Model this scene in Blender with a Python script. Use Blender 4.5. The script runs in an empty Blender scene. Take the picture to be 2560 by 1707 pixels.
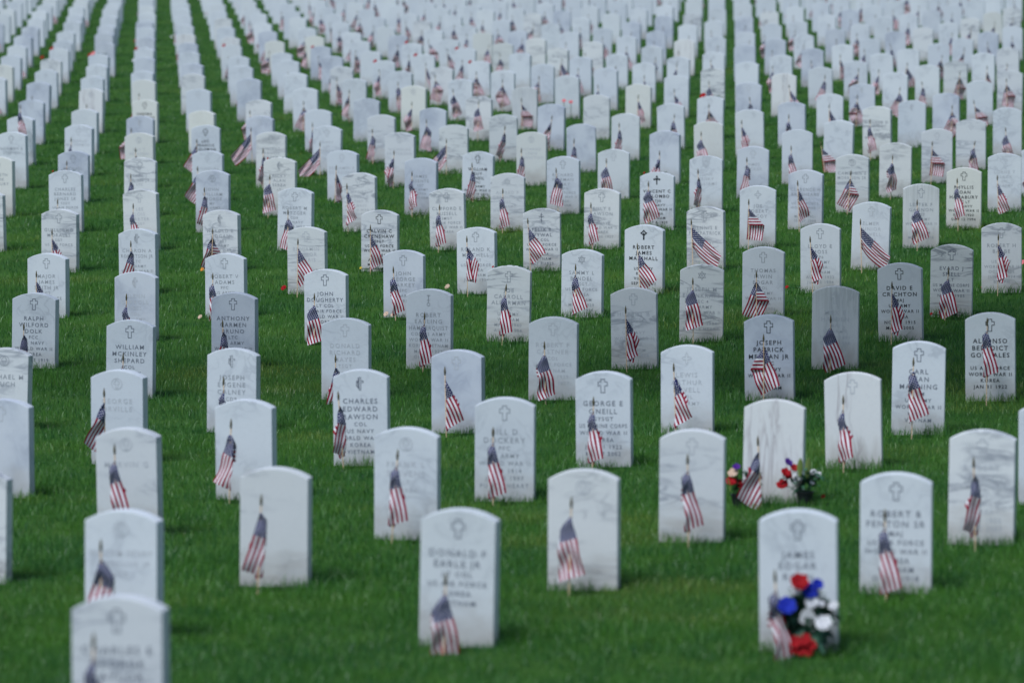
import bpy, bmesh, math, random
import numpy as np
from mathutils import Vector, Matrix

random.seed(7)
rng = np.random.default_rng(11)
SC = bpy.context.scene
COL = SC.collection
R = math.radians

# ------------------------------------------------------------------ camera
PITCH = R(4.0)
CAM_H = 2.48
FPX = 10000.0                      # focal length in pixels of the 2560 px wide photo
cam_d = bpy.data.cameras.new("camera")
cam_d.sensor_width = 36.0
cam_d.lens = FPX / 2560.0 * 36.0
cam_d.clip_start = 0.5
cam_d.clip_end = 3000.0
cam_d.dof.use_dof = True
cam_d.dof.focus_distance = 30.8
cam_d.dof.aperture_fstop = 2.7
cam_d.dof.aperture_blades = 0
cam = bpy.data.objects.new("camera", cam_d)
cam.location = (0, 0, CAM_H)
cam.rotation_euler = (R(90) - PITCH, 0, 0)
COL.objects.link(cam)
SC.camera = cam

# ------------------------------------------------------------------ sky, sun, exposure
SUN_EL, SUN_AZ = R(57), R(-38)     # azimuth from the viewing direction; negative = from the left, behind the camera
world = bpy.data.worlds.new("World")
SC.world = world
world.use_nodes = True
wn = world.node_tree
bg = wn.nodes["Background"]
sky = wn.nodes.new("ShaderNodeTexSky")
sky.sky_type = 'NISHITA'
sky.sun_disc = False
sky.sun_elevation = SUN_EL
sky.sun_rotation = R(180) - SUN_AZ
sky.air_density = 1.1
sky.dust_density = 1.0
wn.links.new(sky.outputs[0], bg.inputs[0])
bg.inputs[1].default_value = 0.09
sun_d = bpy.data.lights.new("sun", 'SUN')
sun_d.energy = 2.8
sun_d.angle = R(22)
sun_d.color = (0.91, 0.96, 1.0)
sun = bpy.data.objects.new("sun", sun_d)
# the sun stands behind the camera, to the left: light travels away from it
sdir = Vector((math.sin(SUN_AZ) * math.cos(SUN_EL), -math.cos(SUN_AZ) * math.cos(SUN_EL), math.sin(SUN_EL)))
sun.rotation_euler = sdir.to_track_quat('Z', 'Y').to_euler()
sun.location = sdir * 60
COL.objects.link(sun)
SC.view_settings.view_transform = 'Standard'
SC.view_settings.look = 'None'
SC.view_settings.gamma = 1.0
SC.view_settings.exposure = 0.2
SC.cycles.max_bounces = 6
SC.cycles.transparent_max_bounces = 6

# ------------------------------------------------------------------ the lie of the land
# graves stand on a skewed lattice: grave (i, j) -> row number s = i + 2 j, place along the row a = i / 2
O = np.array([-3.83004, 41.2159])
PV = np.array([0.572395, 1.568333])
CV = np.array([-0.304339, 3.395398])
RV = 2 * PV - CV                    # along a row
CP, SP = math.cos(PITCH), math.sin(PITCH)
# height of the gravestones' tops under the camera axis, row by row (levelled survey of the slope)
SS = [-60, -34, -24, -16, -14, -13, -12, -11, -10, -9, -8, -7, -6, -5, -4, -3, -2, -1, 0, 1, 2, 3, 4, 5, 6, 8, 10, 12, 14, 16, 18, 20, 22, 24, 26, 36, 50, 70, 90, 130, 300]
YT = [2.2, 1.75, 1.3, .88, .727, .60, .45, .315, .177, .035, -.17, -.38, -.575, -.745, -.975, -1.185, -1.432, -1.645, -1.874, -2.035, -2.295, -2.478, -2.70, -2.89, -3.10, -3.57, -3.96, -4.36, -4.77, -5.18, -5.60, -6.03, -6.46, -6.88, -7.30, -9.4, -12.2, -15.6, -18.6, -24.0, -42.0]
STONE_H = 0.57
_sx = np.linspace(-60, 300, 3601)
_yg = np.interp(_sx, SS, np.array(YT)) + np.interp(_sx, [-60, -14.3, -13, -12, 300], [.635, .635, .54, STONE_H, STONE_H])
_k = np.exp(-0.5 * (np.arange(-25, 26) / 9.0) ** 2); _k /= _k.sum()
_ygs = np.convolve(np.pad(_yg, 25, mode='edge'), _k, mode='valid')


def y_ground(s):
    return np.interp(s, _sx, _ygs)


def lat(i, j):
    return O + i * PV + j * CV


def s_of(X, Z):
    m = np.linalg.inv(np.array([RV, CV / 2]).T)
    return m[1, 0] * (X - O[0]) + m[1, 1] * (Z - O[1])


def world_of(X, Y, Z):
    return Vector((X, Z * CP - Y * SP, CAM_H - Z * SP - Y * CP))


def ground_at(X, Z):
    return world_of(X, float(y_ground(s_of(X, Z))), Z)


def ground_hit(px, py):
    """the spot of lawn seen at a photo pixel"""
    u, v = (px - 1280) / FPX, (py - 853.5) / FPX
    lo, hi = 8.0, 140.0
    for _ in range(60):
        z = (lo + hi) / 2
        if v * z < y_ground(s_of(u * z, z)):
            lo = z
        else:
            hi = z
    # v z grows slower than the ground falls towards the camera
    return u * lo, lo


ROW_YAW = math.atan2(RV[1], RV[0])   # the rows run slightly towards the camera on the right


# ------------------------------------------------------------------ helpers
def tag(o, label=None, cat=None, group=None, kind=None):
    if label: o["label"] = label
    if cat: o["category"] = cat
    if group: o["group"] = group
    if kind: o["kind"] = kind
    return o


def link(name, data, parent=None, mats=()):
    o = bpy.data.objects.new(name, data)
    COL.objects.link(o)
    if parent is not None:
        o.parent = parent
    for m in mats:
        data.materials.append(m)
    return o


def mesh_from(verts, faces, name="mesh", smooth=False):
    me = bpy.data.meshes.new(name)
    me.from_pydata([tuple(v) for v in verts], [], faces)
    me.update()
    if smooth:
        for p in me.polygons:
            p.use_smooth = True
    return me


def to_mesh(bm, name="mesh", smooth=False):
    me = bpy.data.meshes.new(name)
    bmesh.ops.recalc_face_normals(bm, faces=bm.faces)
    bm.to_mesh(me)
    bm.free()
    if smooth:
        for p in me.polygons:
            p.use_smooth = True
    return me


class NT:
    def __init__(self, name):
        self.m = bpy.data.materials.new(name)
        self.m.use_nodes = True
        self.t = self.m.node_tree
        self.b = self.t.nodes["Principled BSDF"]
        self.out = self.t.nodes["Material Output"]

    def n(self, typ, **kw):
        nd = self.t.nodes.new(typ)
        for k, v in kw.items():
            setattr(nd, k, v)
        return nd

    def l(self, a, b):
        self.t.links.new(a, b)

    def math(self, op, a, b=None, clamp=False):
        nd = self.n("ShaderNodeMath", operation=op, use_clamp=clamp)
        for k, v in enumerate((a, b)):
            if v is None: continue
            if isinstance(v, (int, float)): nd.inputs[k].default_value = v
            else: self.l(v, nd.inputs[k])
        return nd.outputs[0]

    def mix(self, f, a, b):
        nd = self.n("ShaderNodeMix", data_type='RGBA')
        for k, v in ((0, f), (6, a), (7, b)):
            if isinstance(v, (int, float)): nd.inputs[k].default_value = v
            elif isinstance(v, tuple): nd.inputs[k].default_value = (*v, 1)
            else: self.l(v, nd.inputs[k])
        return nd.outputs[2]

    def ramp(self, f, lo, hi):
        nd = self.n("ShaderNodeMapRange")
        nd.inputs[1].default_value = lo
        nd.inputs[2].default_value = hi
        self.l(f, nd.inputs[0])
        return nd.outputs[0]


def plain(name, col, rough=0.6, spread=0.0, scale=40, spec=0.3):
    t = NT(name)
    if spread:
        nz = t.n("ShaderNodeTexNoise"); nz.inputs["Scale"].default_value = scale
        tc = t.n("ShaderNodeTexCoord"); t.l(tc.outputs["Object"], nz.inputs["Vector"])
        f = t.ramp(nz.outputs[0], 0.35, 0.65)
        t.l(t.mix(f, tuple(c * (1 - spread) for c in col), tuple(min(1, c * (1 + spread)) for c in col)), t.b.inputs["Base Color"])
    else:
        t.b.inputs["Base Color"].default_value = (*col, 1)
    t.b.inputs["Roughness"].default_value = rough
    t.b.inputs["Specular IOR Level"].default_value = spec
    return t.m


# ------------------------------------------------------------------ materials
def marble(name, base, vein, v_amt, stretch, rot, v_scale=5.0, width=0.05, cloud=0.25, streak=0.0):
    t = NT(name)
    tc = t.n("ShaderNodeTexCoord")
    oi = t.n("ShaderNodeObjectInfo")
    ge = t.n("ShaderNodeNewGeometry")
    rnd = t.math('FRACT', t.math('ADD', oi.outputs["Random"], t.math('MULTIPLY', ge.outputs["Random Per Island"], 3.7)))
    off = t.n("ShaderNodeCombineXYZ")
    t.l(t.math('MULTIPLY', rnd, 37.0), off.inputs[0]); t.l(t.math('MULTIPLY', rnd, 91.0), off.inputs[1]); t.l(t.math('MULTIPLY', rnd, 53.0), off.inputs[2])
    va = t.n("ShaderNodeVectorMath", operation='ADD')
    mp = t.n("ShaderNodeMapping")
    mp.inputs["Rotation"].default_value = (0, R(rot), 0)
    mp.inputs["Scale"].default_value = stretch
    t.l(tc.outputs["Object"], mp.inputs["Vector"])
    t.l(mp.outputs[0], va.inputs[0]); t.l(off.outputs[0], va.inputs[1])
    v = va.outputs[0]
    n1 = t.n("ShaderNodeTexNoise"); n1.inputs["Scale"].default_value = v_scale; n1.inputs["Detail"].default_value = 7
    n1.inputs["Distortion"].default_value = 1.2
    t.l(v, n1.inputs["Vector"])
    line = t.math('SUBTRACT', 1.0, t.math('MULTIPLY', t.math('ABSOLUTE', t.math('SUBTRACT', n1.outputs[0], 0.5)), 1.0 / width), clamp=True)
    n2 = t.n("ShaderNodeTexNoise"); n2.inputs["Scale"].default_value = 3.0; n2.inputs["Detail"].default_value = 4
    t.l(v, n2.inputs["Vector"])
    patch = t.ramp(n2.outputs[0], 0.46, 0.60)
    vn = t.math('MULTIPLY', t.math('MULTIPLY', line, patch), v_amt)
    # broad grey clouds in the stone
    cl = t.math('MULTIPLY', t.ramp(n2.outputs[0], 0.42, 0.72), cloud)
    c = t.mix(cl, base, tuple(b * k for b, k in zip(base, (.66, .69, .76))))
    c = t.mix(vn, c, vein)
    # tone of each stone: some greyer, some creamier
    tone = t.ramp(rnd, 0, 1)
    c2 = t.mix(t.math('MULTIPLY', tone, 0.42), c, tuple(b * k for b, k in zip(base, (.70, .73, .80))))
    wrm = t.ramp(t.math('FRACT', t.math('MULTIPLY', rnd, 7.3)), 0.72, 1.0)
    c2 = t.mix(t.math('MULTIPLY', wrm, 0.3), c2, tuple(b * k for b, k in zip(base, (.98, .96, .88))))
    # fine speckle
    n3 = t.n("ShaderNodeTexNoise"); n3.inputs["Scale"].default_value = 90; n3.inputs["Detail"].default_value = 3
    t.l(tc.outputs["Object"], n3.inputs["Vector"])
    c2 = t.mix(t.math('MULTIPLY', t.ramp(n3.outputs[0], 0.5, 0.8), 0.16), c2, (.40, .42, .45))
    # mud and mower splash low down, in ragged tongues, and rain streaks from the top
    sx = t.n("ShaderNodeSeparateXYZ"); t.l(tc.outputs["Object"], sx.inputs[0])
    n4 = t.n("ShaderNodeTexNoise"); n4.inputs["Scale"].default_value = 9; n4.inputs["Detail"].default_value = 5
    t.l(v, n4.inputs["Vector"])
    zz = t.math('ADD', sx.outputs[2], t.math('MULTIPLY', n4.outputs[0], 0.26))
    stain = t.math('MULTIPLY', t.ramp(zz, -0.24, -0.43), 0.62)
    c2 = t.mix(stain, c2, (.36, .33, .31))
    if streak:
        mp2 = t.n("ShaderNodeMapping"); mp2.inputs["Scale"].default_value = (38, 38, 2.2)
        t.l(tc.outputs["Object"], mp2.inputs["Vector"])
        n5 = t.n("ShaderNodeTexNoise"); n5.inputs["Scale"].default_value = 1.0; n5.inputs["Detail"].default_value = 3
        t.l(mp2.outputs[0], n5.inputs["Vector"])
        top = t.ramp(t.math('ADD', sx.outputs[2], t.math('MULTIPLY', n5.outputs[0], 0.3)), -0.22, 0.12)
        c2 = t.mix(t.math('MULTIPLY', t.math('MULTIPLY', t.ramp(n5.outputs[0], 0.42, 0.7), top), streak, clamp=True), c2, (.2, .22, .23))
    t.l(c2, t.b.inputs["Base Color"])
    t.b.inputs["Roughness"].default_value = 0.62
    t.b.inputs["Specular IOR Level"].default_value = 0.25
    bp = t.n("ShaderNodeBump"); bp.inputs["Strength"].default_value = 0.12; bp.inputs["Distance"].default_value = 0.004
    t.l(n3.outputs[0], bp.inputs["Height"]); t.l(bp.outputs[0], t.b.inputs["Normal"])
    return t.m


WHITE = (.665, .70, .755)
MARBLE = {
    'P': marble("marble_white", WHITE, (.36, .39, .45), .5, (1, 1, 1.3), -20, cloud=.28),
    'W': marble("marble_warm", (.70, .71, .69), (.50, .48, .44), .25, (1, 1, 1), 0, cloud=.12),
    'B': marble("marble_bluish", (.60, .635, .71), (.34, .37, .46), .6, (1, 1, 1), 25, v_scale=7, width=.10, cloud=.75),
    'H': marble("marble_level_veins", (.68, .70, .71), (.20, .22, .26), .95, (.7, 1, 3.4), 8, v_scale=4.2, width=.06, cloud=.25),
    'D': marble("marble_slanting_veins", (.70, .715, .74), (.25, .27, .32), .9, (.8, 1, 2.6), -38, v_scale=4.5, width=.075, cloud=.25),
    'V': marble("marble_rain_streaked", (.64, .66, .68), (.34, .37, .40), .4, (2.5, 1, .7), 0, cloud=.3, streak=.38),
    'U': marble("marble_upright_veins", (.72, .725, .74), (.36, .32, .34), .75, (3.2, 1, .55), 10, v_scale=3.2, width=.06, cloud=.15),
}
TONE = {'P': 'white', 'W': 'creamy white', 'B': 'bluish grey', 'H': 'white headstone with level grey veins', 'D': 'x', 'V': 'x', 'U': 'x'}
INK = [plain("carved_faint", (.48, .505, .555), .7), plain("carved_grey", (.32, .345, .39), .7), plain("carved_dark", (.17, .19, .24), .7), plain("painted_black", (.02, .025, .035), .6)]


def flag_material():
    t = NT("flag_fabric")
    uv = t.n("ShaderNodeUVMap")
    sp = t.n("ShaderNodeSeparateXYZ"); t.l(uv.outputs[0], sp.inputs[0])
    u, v = sp.outputs[0], sp.outputs[1]          # v counts down from the top
    odd = t.math('MODULO', t.math('FLOOR', t.math('MULTIPLY', v, 13.0)), 2.0)
    c = t.mix(odd, (.29, .009, .034), (.73, .72, .77))
    canton = t.math('MULTIPLY', t.math('LESS_THAN', u, 0.4), t.math('LESS_THAN', v, 7 / 13))
    a = t.math('MULTIPLY', u, 12 / 0.4); b = t.math('MULTIPLY', v, 10 * 13 / 7)
    ai = t.math('FLOOR', t.math('ADD', a, .5)); bi = t.math('FLOOR', t.math('ADD', b, .5))
    da = t.math('SUBTRACT', a, ai); db = t.math('SUBTRACT', b, bi)
    d2 = t.math('ADD', t.math('MULTIPLY', da, da), t.math('MULTIPLY', db, db))
    even = t.math('LESS_THAN', t.math('MODULO', t.math('ADD', ai, bi), 2.0), 0.5)
    inside = t.math('MULTIPLY', t.math('GREATER_THAN', a, .6), t.math('GREATER_THAN', b, .6))
    star = t.math('MULTIPLY', t.math('MULTIPLY', t.math('LESS_THAN', d2, 0.12), even), inside)
    blue = t.mix(star, (.010, .014, .090), (.72, .72, .76))
    c = t.mix(canton, c, blue)
    t.l(c, t.b.inputs["Base Color"])
    t.b.inputs["Roughness"].default_value = 0.8
    t.b.inputs["Specular IOR Level"].default_value = 0.15
    tr = t.n("ShaderNodeBsdfTranslucent"); t.l(c, tr.inputs[0])
    mx = t.n("ShaderNodeMixShader"); mx.inputs[0].default_value = 0.10
    t.l(t.b.outputs[0], mx.inputs[1]); t.l(tr.outputs[0], mx.inputs[2]); t.l(mx.outputs[0], t.out.inputs[0])
    return t.m


FLAG_M = flag_material()
WOOD_M = plain("pale_wood", (.46, .34, .22), .6, .25, 60)
GILT_M = plain("dull_gilt", (.10, .085, .045), .45, .3, 120)


def leafy(name, col, col2, trans=.25):
    t = NT(name)
    ge = t.n("ShaderNodeNewGeometry")
    c = t.mix(ge.outputs["Random Per Island"], col, col2)
    t.l(c, t.b.inputs["Base Color"]); t.b.inputs["Roughness"].default_value = .75; t.b.inputs["Specular IOR Level"].default_value = .2
    tr = t.n("ShaderNodeBsdfTranslucent"); t.l(c, tr.inputs[0])
    mx = t.n("ShaderNodeMixShader"); mx.inputs[0].default_value = trans
    t.l(t.b.outputs[0], mx.inputs[1]); t.l(tr.outputs[0], mx.inputs[2]); t.l(mx.outputs[0], t.out.inputs[0])
    return t.m


PETAL = {
    'red': leafy("petal_red", (.34, .008, .015), (.50, .015, .02)),
    'blue': leafy("petal_blue", (.015, .03, .40), (.03, .06, .55)),
    'white': leafy("petal_white", (.70, .70, .74), (.80, .80, .82)),
    'purple': leafy("petal_purple", (.08, .02, .25), (.14, .04, .35)),
    'yellow': leafy("petal_yellow", (.65, .50, .06), (.75, .60, .10)),
    'cream': leafy("petal_cream", (.70, .50, .38), (.78, .62, .50)),
    'orange': leafy("petal_orange", (.75, .30, .05), (.85, .40, .08)),
    'pink': leafy("petal_pink", (.75, .20, .22), (.85, .30, .32)),
}
LEAF_M = leafy("leaf_dark", (.015, .055, .03), (.06, .17, .10), .15)
LEAF2_M = leafy("leaf_light", (.20, .30, .08), (.35, .42, .14), .25)
POT_M = plain("black_plastic", (.012, .016, .018), .45)

# ------------------------------------------------------------------ ground
def build_ground():
    svals = list(np.arange(-40, 60, 1.0)) + list(np.arange(60, 300, 8.0))
    avals = list(np.arange(-60, -14, 3.0)) + list(np.arange(-14, 30, 1.0)) + list(np.arange(30, 90, 3.0))
    vs, fs = [], []
    for s in svals:
        for a in avals:
            P = O + a * RV + s * CV / 2
            vs.append(world_of(P[0], float(y_ground(s)), P[1]))
    n = len(avals)
    for k in range(len(svals) - 1):
        for q in range(n - 1):
            i0 = k * n + q
            fs.append((i0, i0 + 1, i0 + n + 1, i0 + n))
    t = NT("soil_and_thatch")
    nz = t.n("ShaderNodeTexNoise"); nz.inputs["Scale"].default_value = 1.3; nz.inputs["Detail"].default_value = 6
    tc = t.n("ShaderNodeTexCoord"); t.l(tc.outputs["Object"], nz.inputs["Vector"])
    t.l(t.mix(t.ramp(nz.outputs[0], .35, .65), (.022, .070, .014), (.045, .105, .020)), t.b.inputs["Base Color"])
    t.b.inputs["Roughness"].default_value = .95
    t.b.inputs["Specular IOR Level"].default_value = 0.05
    o = link("ground", mesh_from(vs, fs, "ground", True), mats=[t.m])
    tag(o, kind='structure')


def grass_material():
    t = NT("grass_blade")
    at = t.n("ShaderNodeAttribute"); at.attribute_name = "tint"
    sp = t.n("ShaderNodeSeparateColor"); t.l(at.outputs["Color"], sp.inputs[0])
    r1, r2, hgt = sp.outputs[0], sp.outputs[1], sp.outputs[2]
    c = t.mix(r1, GRASS[0], GRASS[1])
    c = t.mix(r2, c, GRASS[2])
    c = t.mix(t.math('MULTIPLY', t.math('SUBTRACT', hgt, .5, True), 1.0), c, GRASS[3])
    t.l(c, t.b.inputs["Base Color"])
    t.b.inputs["Roughness"].default_value = .42
    t.b.inputs["Specular IOR Level"].default_value = .5
    tr = t.n("ShaderNodeBsdfTranslucent"); t.l(c, tr.inputs[0])
    mx = t.n("ShaderNodeMixShader"); mx.inputs[0].default_value = .35
    t.l(t.b.outputs[0], mx.inputs[1]); t.l(tr.outputs[0], mx.inputs[2]); t.l(mx.outputs[0], t.out.inputs[0])
    return t.m


# blue green, mid green, dry yellow green, bright green
GRASS = [(.020, .110, .026), (.070, .208, .018), (.220, .285, .050), (.120, .310, .065)]
N_GRASS = 760000


def wavy(x, y, seed, n=7, f0=.25, f1=1.6):
    g = np.random.default_rng(seed)
    z = np.zeros_like(x)
    for _ in range(n):
        f = np.exp(g.uniform(math.log(f0), math.log(f1))); th = g.uniform(0, math.pi)
        z += np.sin(2 * math.pi * f * (x * math.cos(th) + y * math.sin(th)) + g.uniform(0, 6.28)) / n ** .5
    return z


def build_grass(stone_xz):
    # as many blades where the slope shows them as the eye can tell apart
    ss = np.linspace(-19, 40, 4000)
    a0 = -(O[0] + ss * CV[0] / 2) / RV[0]
    z0 = O[1] + a0 * RV[1] + ss * CV[1] / 2
    yy = y_ground(ss) / z0
    w = np.abs(np.gradient(yy, ss)); w = w * z0 ** .25
    cdf = np.cumsum(w); cdf /= cdf[-1]
    s = np.interp(rng.random(N_GRASS), cdf, ss)
    z0 = np.interp(s, ss, z0)
    X = rng.uniform(-1, 1, N_GRASS) * (.138 * z0 + .9)
    # longer tufts the mower leaves round each stone
    ex_s, ex_x = [], []
    for (sx, sz) in stone_xz:
        if sz > 75: continue
        k = 150 if sz < 50 else 60
        al = rng.uniform(-.25, .25, k); dp = np.where(rng.random(k) < .75, rng.uniform(-.12, -.055, k), rng.uniform(-.1, .12, k))
        c, sn = math.cos(ROW_YAW), math.sin(ROW_YAW)
        xx = sx + al * c - dp * sn; zz = sz + al * sn + dp * c
        ex_x.append(xx); ex_s.append(s_of(xx, zz))
    nx = sum(map(len, ex_x))
    s = np.concatenate([s] + ex_s); X = np.concatenate([X] + ex_x)
    a = (X - O[0] - s * CV[0] / 2) / RV[0]
    Z = O[1] + a * RV[1] + s * CV[1] / 2
    n = len(s)
    long = np.zeros(n); long[-nx:] = 1
    Y = y_ground(s)
    base = np.stack([X, Z * CP - Y * SP, CAM_H - Z * SP - Y * CP], 1)
    tuft = wavy(X, Z, 3, 9, .5, 5)
    dry = wavy(X * 1.0, Z * 1.6 + X * .25, 5, 8, .10, .8)
    hue = wavy(X, Z, 9, 9, .3, 4)
    h = (.042 + .016 * tuft + rng.normal(0, .011, n) + .03 * long * rng.random(n)).clip(.014, .13)
    stray = rng.random(n) < .006
    h = np.where(stray, h * 1.7, h)
    wd = np.maximum(.0032, Z * 1.25e-4) * rng.uniform(.7, 1.3, n)
    th = rng.uniform(0, 2 * math.pi, n)
    lean = h * np.abs(rng.normal(.35, .3, n))
    dx, dy = np.cos(th), np.sin(th)
    fa = rng.normal(0, .6, n)
    ax, ay = np.cos(fa) * wd / 2, np.sin(fa) * wd / 2
    up = np.array([0, 0, 1.0])
    side = np.stack([ax, ay, np.zeros(n)], 1)
    ld = np.stack([dx, dy, np.zeros(n)], 1)
    base[:, 2] -= .006
    v0 = base - side; v1 = base + side
    mid = base + up * (h * .58)[:, None] + ld * (lean * .3)[:, None]
    v2 = mid - side * .8; v3 = mid + side * .8
    v4 = base + up * h[:, None] + ld * lean[:, None]
    V = np.stack([v0, v1, v2, v3, v4], 1).reshape(-1, 3)
    me = bpy.data.meshes.new("grass")
    idx = np.arange(n) * 5
    quads = np.stack([idx, idx + 1, idx + 3, idx + 2], 1); tris = np.stack([idx + 2, idx + 3, idx + 4], 1)
    loops = np.concatenate([quads, tris], 1).reshape(-1)
    me.vertices.add(len(V)); me.vertices.foreach_set("co", V.astype(np.float32).ravel())
    me.loops.add(len(loops)); me.loops.foreach_set("vertex_index", loops.astype(np.int32))
    me.polygons.add(2 * n)
    st = np.stack([np.arange(n) * 7, np.arange(n) * 7 + 4], 1).ravel()
    me.polygons.foreach_set("loop_start", st.astype(np.int32))
    me.update(calc_edges=True)
    col = me.color_attributes.new("tint", 'FLOAT_COLOR', 'POINT')
    band = np.sin(2 * math.pi * (s * .5 + .09 * wavy(X, Z, 21, 6, .05, .4)))
    r1 = (.5 + .20 * band + .36 * hue + rng.normal(0, .34, n)).clip(0, 1)
    r2 = ((dry - .75 + .55 * band) * .50 + rng.normal(0, .10, n) + (rng.random(n) < .05) * .5).clip(0, .85)
    r3 = (.45 + .25 * tuft + rng.normal(0, .42, n)).clip(0, 1)
    C = np.repeat(np.stack([r1, r2, r3, np.ones(n)], 1)[:, None, :], 5, 1).reshape(-1, 4)
    col.data.foreach_set("color", C.astype(np.float32).ravel())
    o = link("grass", me, mats=[grass_material()])
    tag(o, kind='stuff')


# ------------------------------------------------------------------ gravestones
SW, ST, SH = .33, .1016, .86


def stone_mesh(name):
    bm = bmesh.new()
    rise, n = .046, 20
    rad = (SW * SW / 4 + rise * rise) / (2 * rise)
    half = math.asin(SW / 2 / rad)
    pr = [(-SW / 2, -SH), (SW / 2, -SH)]
    for k in range(n + 1):
        t = half - 2 * half * k / n
        pr.append((rad * math.sin(t), -rad + rad * math.cos(t)))
    f = [bm.verts.new((x, -ST / 2, z)) for x, z in pr]
    b = [bm.verts.new((x, ST / 2, z)) for x, z in pr]
    bm.faces.new(f); bm.faces.new(b[::-1])
    m = len(pr)
    for k in range(m):
        bm.faces.new((f[k], b[k], b[(k + 1) % m], f[(k + 1) % m]))
    bmesh.ops.recalc_face_normals(bm, faces=bm.faces)
    sharp = [e for e in bm.edges if e.calc_face_angle(0) > R(35)]
    bmesh.ops.bevel(bm, geom=sharp, offset=.005, segments=2, profile=.6, affect='EDGES')
    return to_mesh(bm, name)


STONES = {k: stone_mesh("headstone_" + v.name) for k, v in MARBLE.items()}
for k, me in STONES.items():
    me.materials.append(MARBLE[k])


def strip(bm, pts, w, closed=False, y=0.0):
    """a flat stroke of width w along points in the stone's face"""
    n = len(pts)
    rim = []
    for k in range(n):
        p = Vector(pts[k])
        a = Vector(pts[(k - 1) % n]) if (closed or k > 0) else None
        b = Vector(pts[(k + 1) % n]) if (closed or k < n - 1) else None
        d1 = (p - a).normalized() if a is not None else (b - p).normalized()
        d2 = (b - p).normalized() if b is not None else d1
        nn = Vector((-d1.y, d1.x)) + Vector((-d2.y, d2.x))
        nn.normalize()
        c = max(.45, nn.dot(Vector((-d1.y, d1.x))))
        q = nn * (w / 2 / c)
        rim.append((bm.verts.new((p.x + q.x, y, p.y + q.y)), bm.verts.new((p.x - q.x, y, p.y - q.y))))
    for k in range(n if closed else n - 1):
        a, b = rim[k], rim[(k + 1) % n]
        bm.faces.new((a[0], a[1], b[1], b[0]))


def cross_outline(w, h, arm, cross_y):
    """Latin cross, corners in order; arm = half thickness"""
    t = h / 2
    return [(-arm, t), (arm, t), (arm, cross_y + arm), (w / 2, cross_y + arm), (w / 2, cross_y - arm), (arm, cross_y - arm), (arm, -t), (-arm, -t), (-arm, cross_y - arm), (-w / 2, cross_y - arm), (-w / 2, cross_y + arm), (-arm, cross_y + arm)]


def ring(r, n=28, cx=0, cy=0):
    return [(cx + r * math.cos(2 * math.pi * k / n), cy + r * math.sin(2 * math.pi * k / n)) for k in range(n)]


EMB = {}


def emblem_mesh(kind):
    if kind in EMB: return EMB[kind]
    bm = bmesh.new()
    th = .0045
    if kind == 'c':
        strip(bm, cross_outline(.056, .080, .0115, .012), th, True)
    elif kind == 's':
        for flip in (1, -1):
            strip(bm, [(.032 * math.sin(2 * math.pi * k / 3), flip * .032 * math.cos(2 * math.pi * k / 3)) for k in range(3)], .0035, True)
        strip(bm, ring(.006, 8), .003, True)
    elif kind == 'f':
        strip(bm, cross_outline(.040, .074, .005, .012), .004, True)
        strip(bm, [(-.006, -.030), (-.020, -.012), (-.019, .004), (-.008, .022), (-.012, .036)], .006)
        strip(bm, [(-.006, -.030), (-.011, -.014), (-.010, .006), (-.004, .014)], .005)
    elif kind == 'o':
        strip(bm, ring(.033), .004, True)
        strip(bm, cross_outline(.034, .048, .007, .006), .0035, True)
    elif kind == 'b':          # filled cross with budded ends
        strip(bm, [(0, .036), (0, -.040)], .012)
        strip(bm, [(-.024, .010), (.024, .010)], .010)
        for x, y in ((0, .038), (-.026, .010), (.026, .010)):
            strip(bm, ring(.005, 10, x, y), .008, True)
        strip(bm, [(-.010, .026), (-.018, .018)], .005); strip(bm, [(.010, .026), (.018, .018)], .005)
    elif kind == 'k':          # filled cross carrying a ring
        strip(bm, [(0, .012), (0, -.042)], .013)
        strip(bm, ring(.016, 18, 0, .014), .008, True)
        strip(bm, [(0, .026), (0, .040)], .012)
        strip(bm, [(-.018, .014), (-.028, .014)], .012); strip(bm, [(.018, .014), (.028, .014)], .012)
        strip(bm, [(-.004, .014), (.004, .014)], .008)
    elif kind == 'x':          # three-barred cross
        strip(bm, [(0, .042), (0, -.042)], .006)
        strip(bm, [(-.024, .012), (.024, .012)], .006)
        strip(bm, [(-.011, .028), (.011, .028)], .004); strip(bm, [(-.012, -.016), (.012, -.025)], .004)
    elif kind == 'p':          # pointed cross
        strip(bm, [(0, .036), (.008, .022), (.007, .008), (.022, .008), (.030, 0), (.022, -.008), (.007, -.008), (.008, -.026), (0, -.038), (-.008, -.026), (-.007, -.008), (-.022, -.008), (-.030, 0), (-.022, .008), (-.007, .008), (-.008, .022)], .0035, True)
    elif kind == 'g':          # staff over a globe
        strip(bm, [(0, .040), (0, -.015)], .005); strip(bm, [(-.012, .036), (.012, .036)], .005)
        strip(bm, [(-.012, .002), (.012, .002)], .004); strip(bm, ring(.011, 14, 0, -.028), .004, True)
    me = to_mesh(bm, "emblem_" + kind)
    EMB[kind] = me
    return me


def emblem(parent, kind, ink):
    src = emblem_mesh(kind)
    me = src.copy()
    me.materials.append(INK[ink])
    o = link("emblem", me, parent)
    o.location = (0, -ST / 2 - .0012, -.082)
    return o


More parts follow.
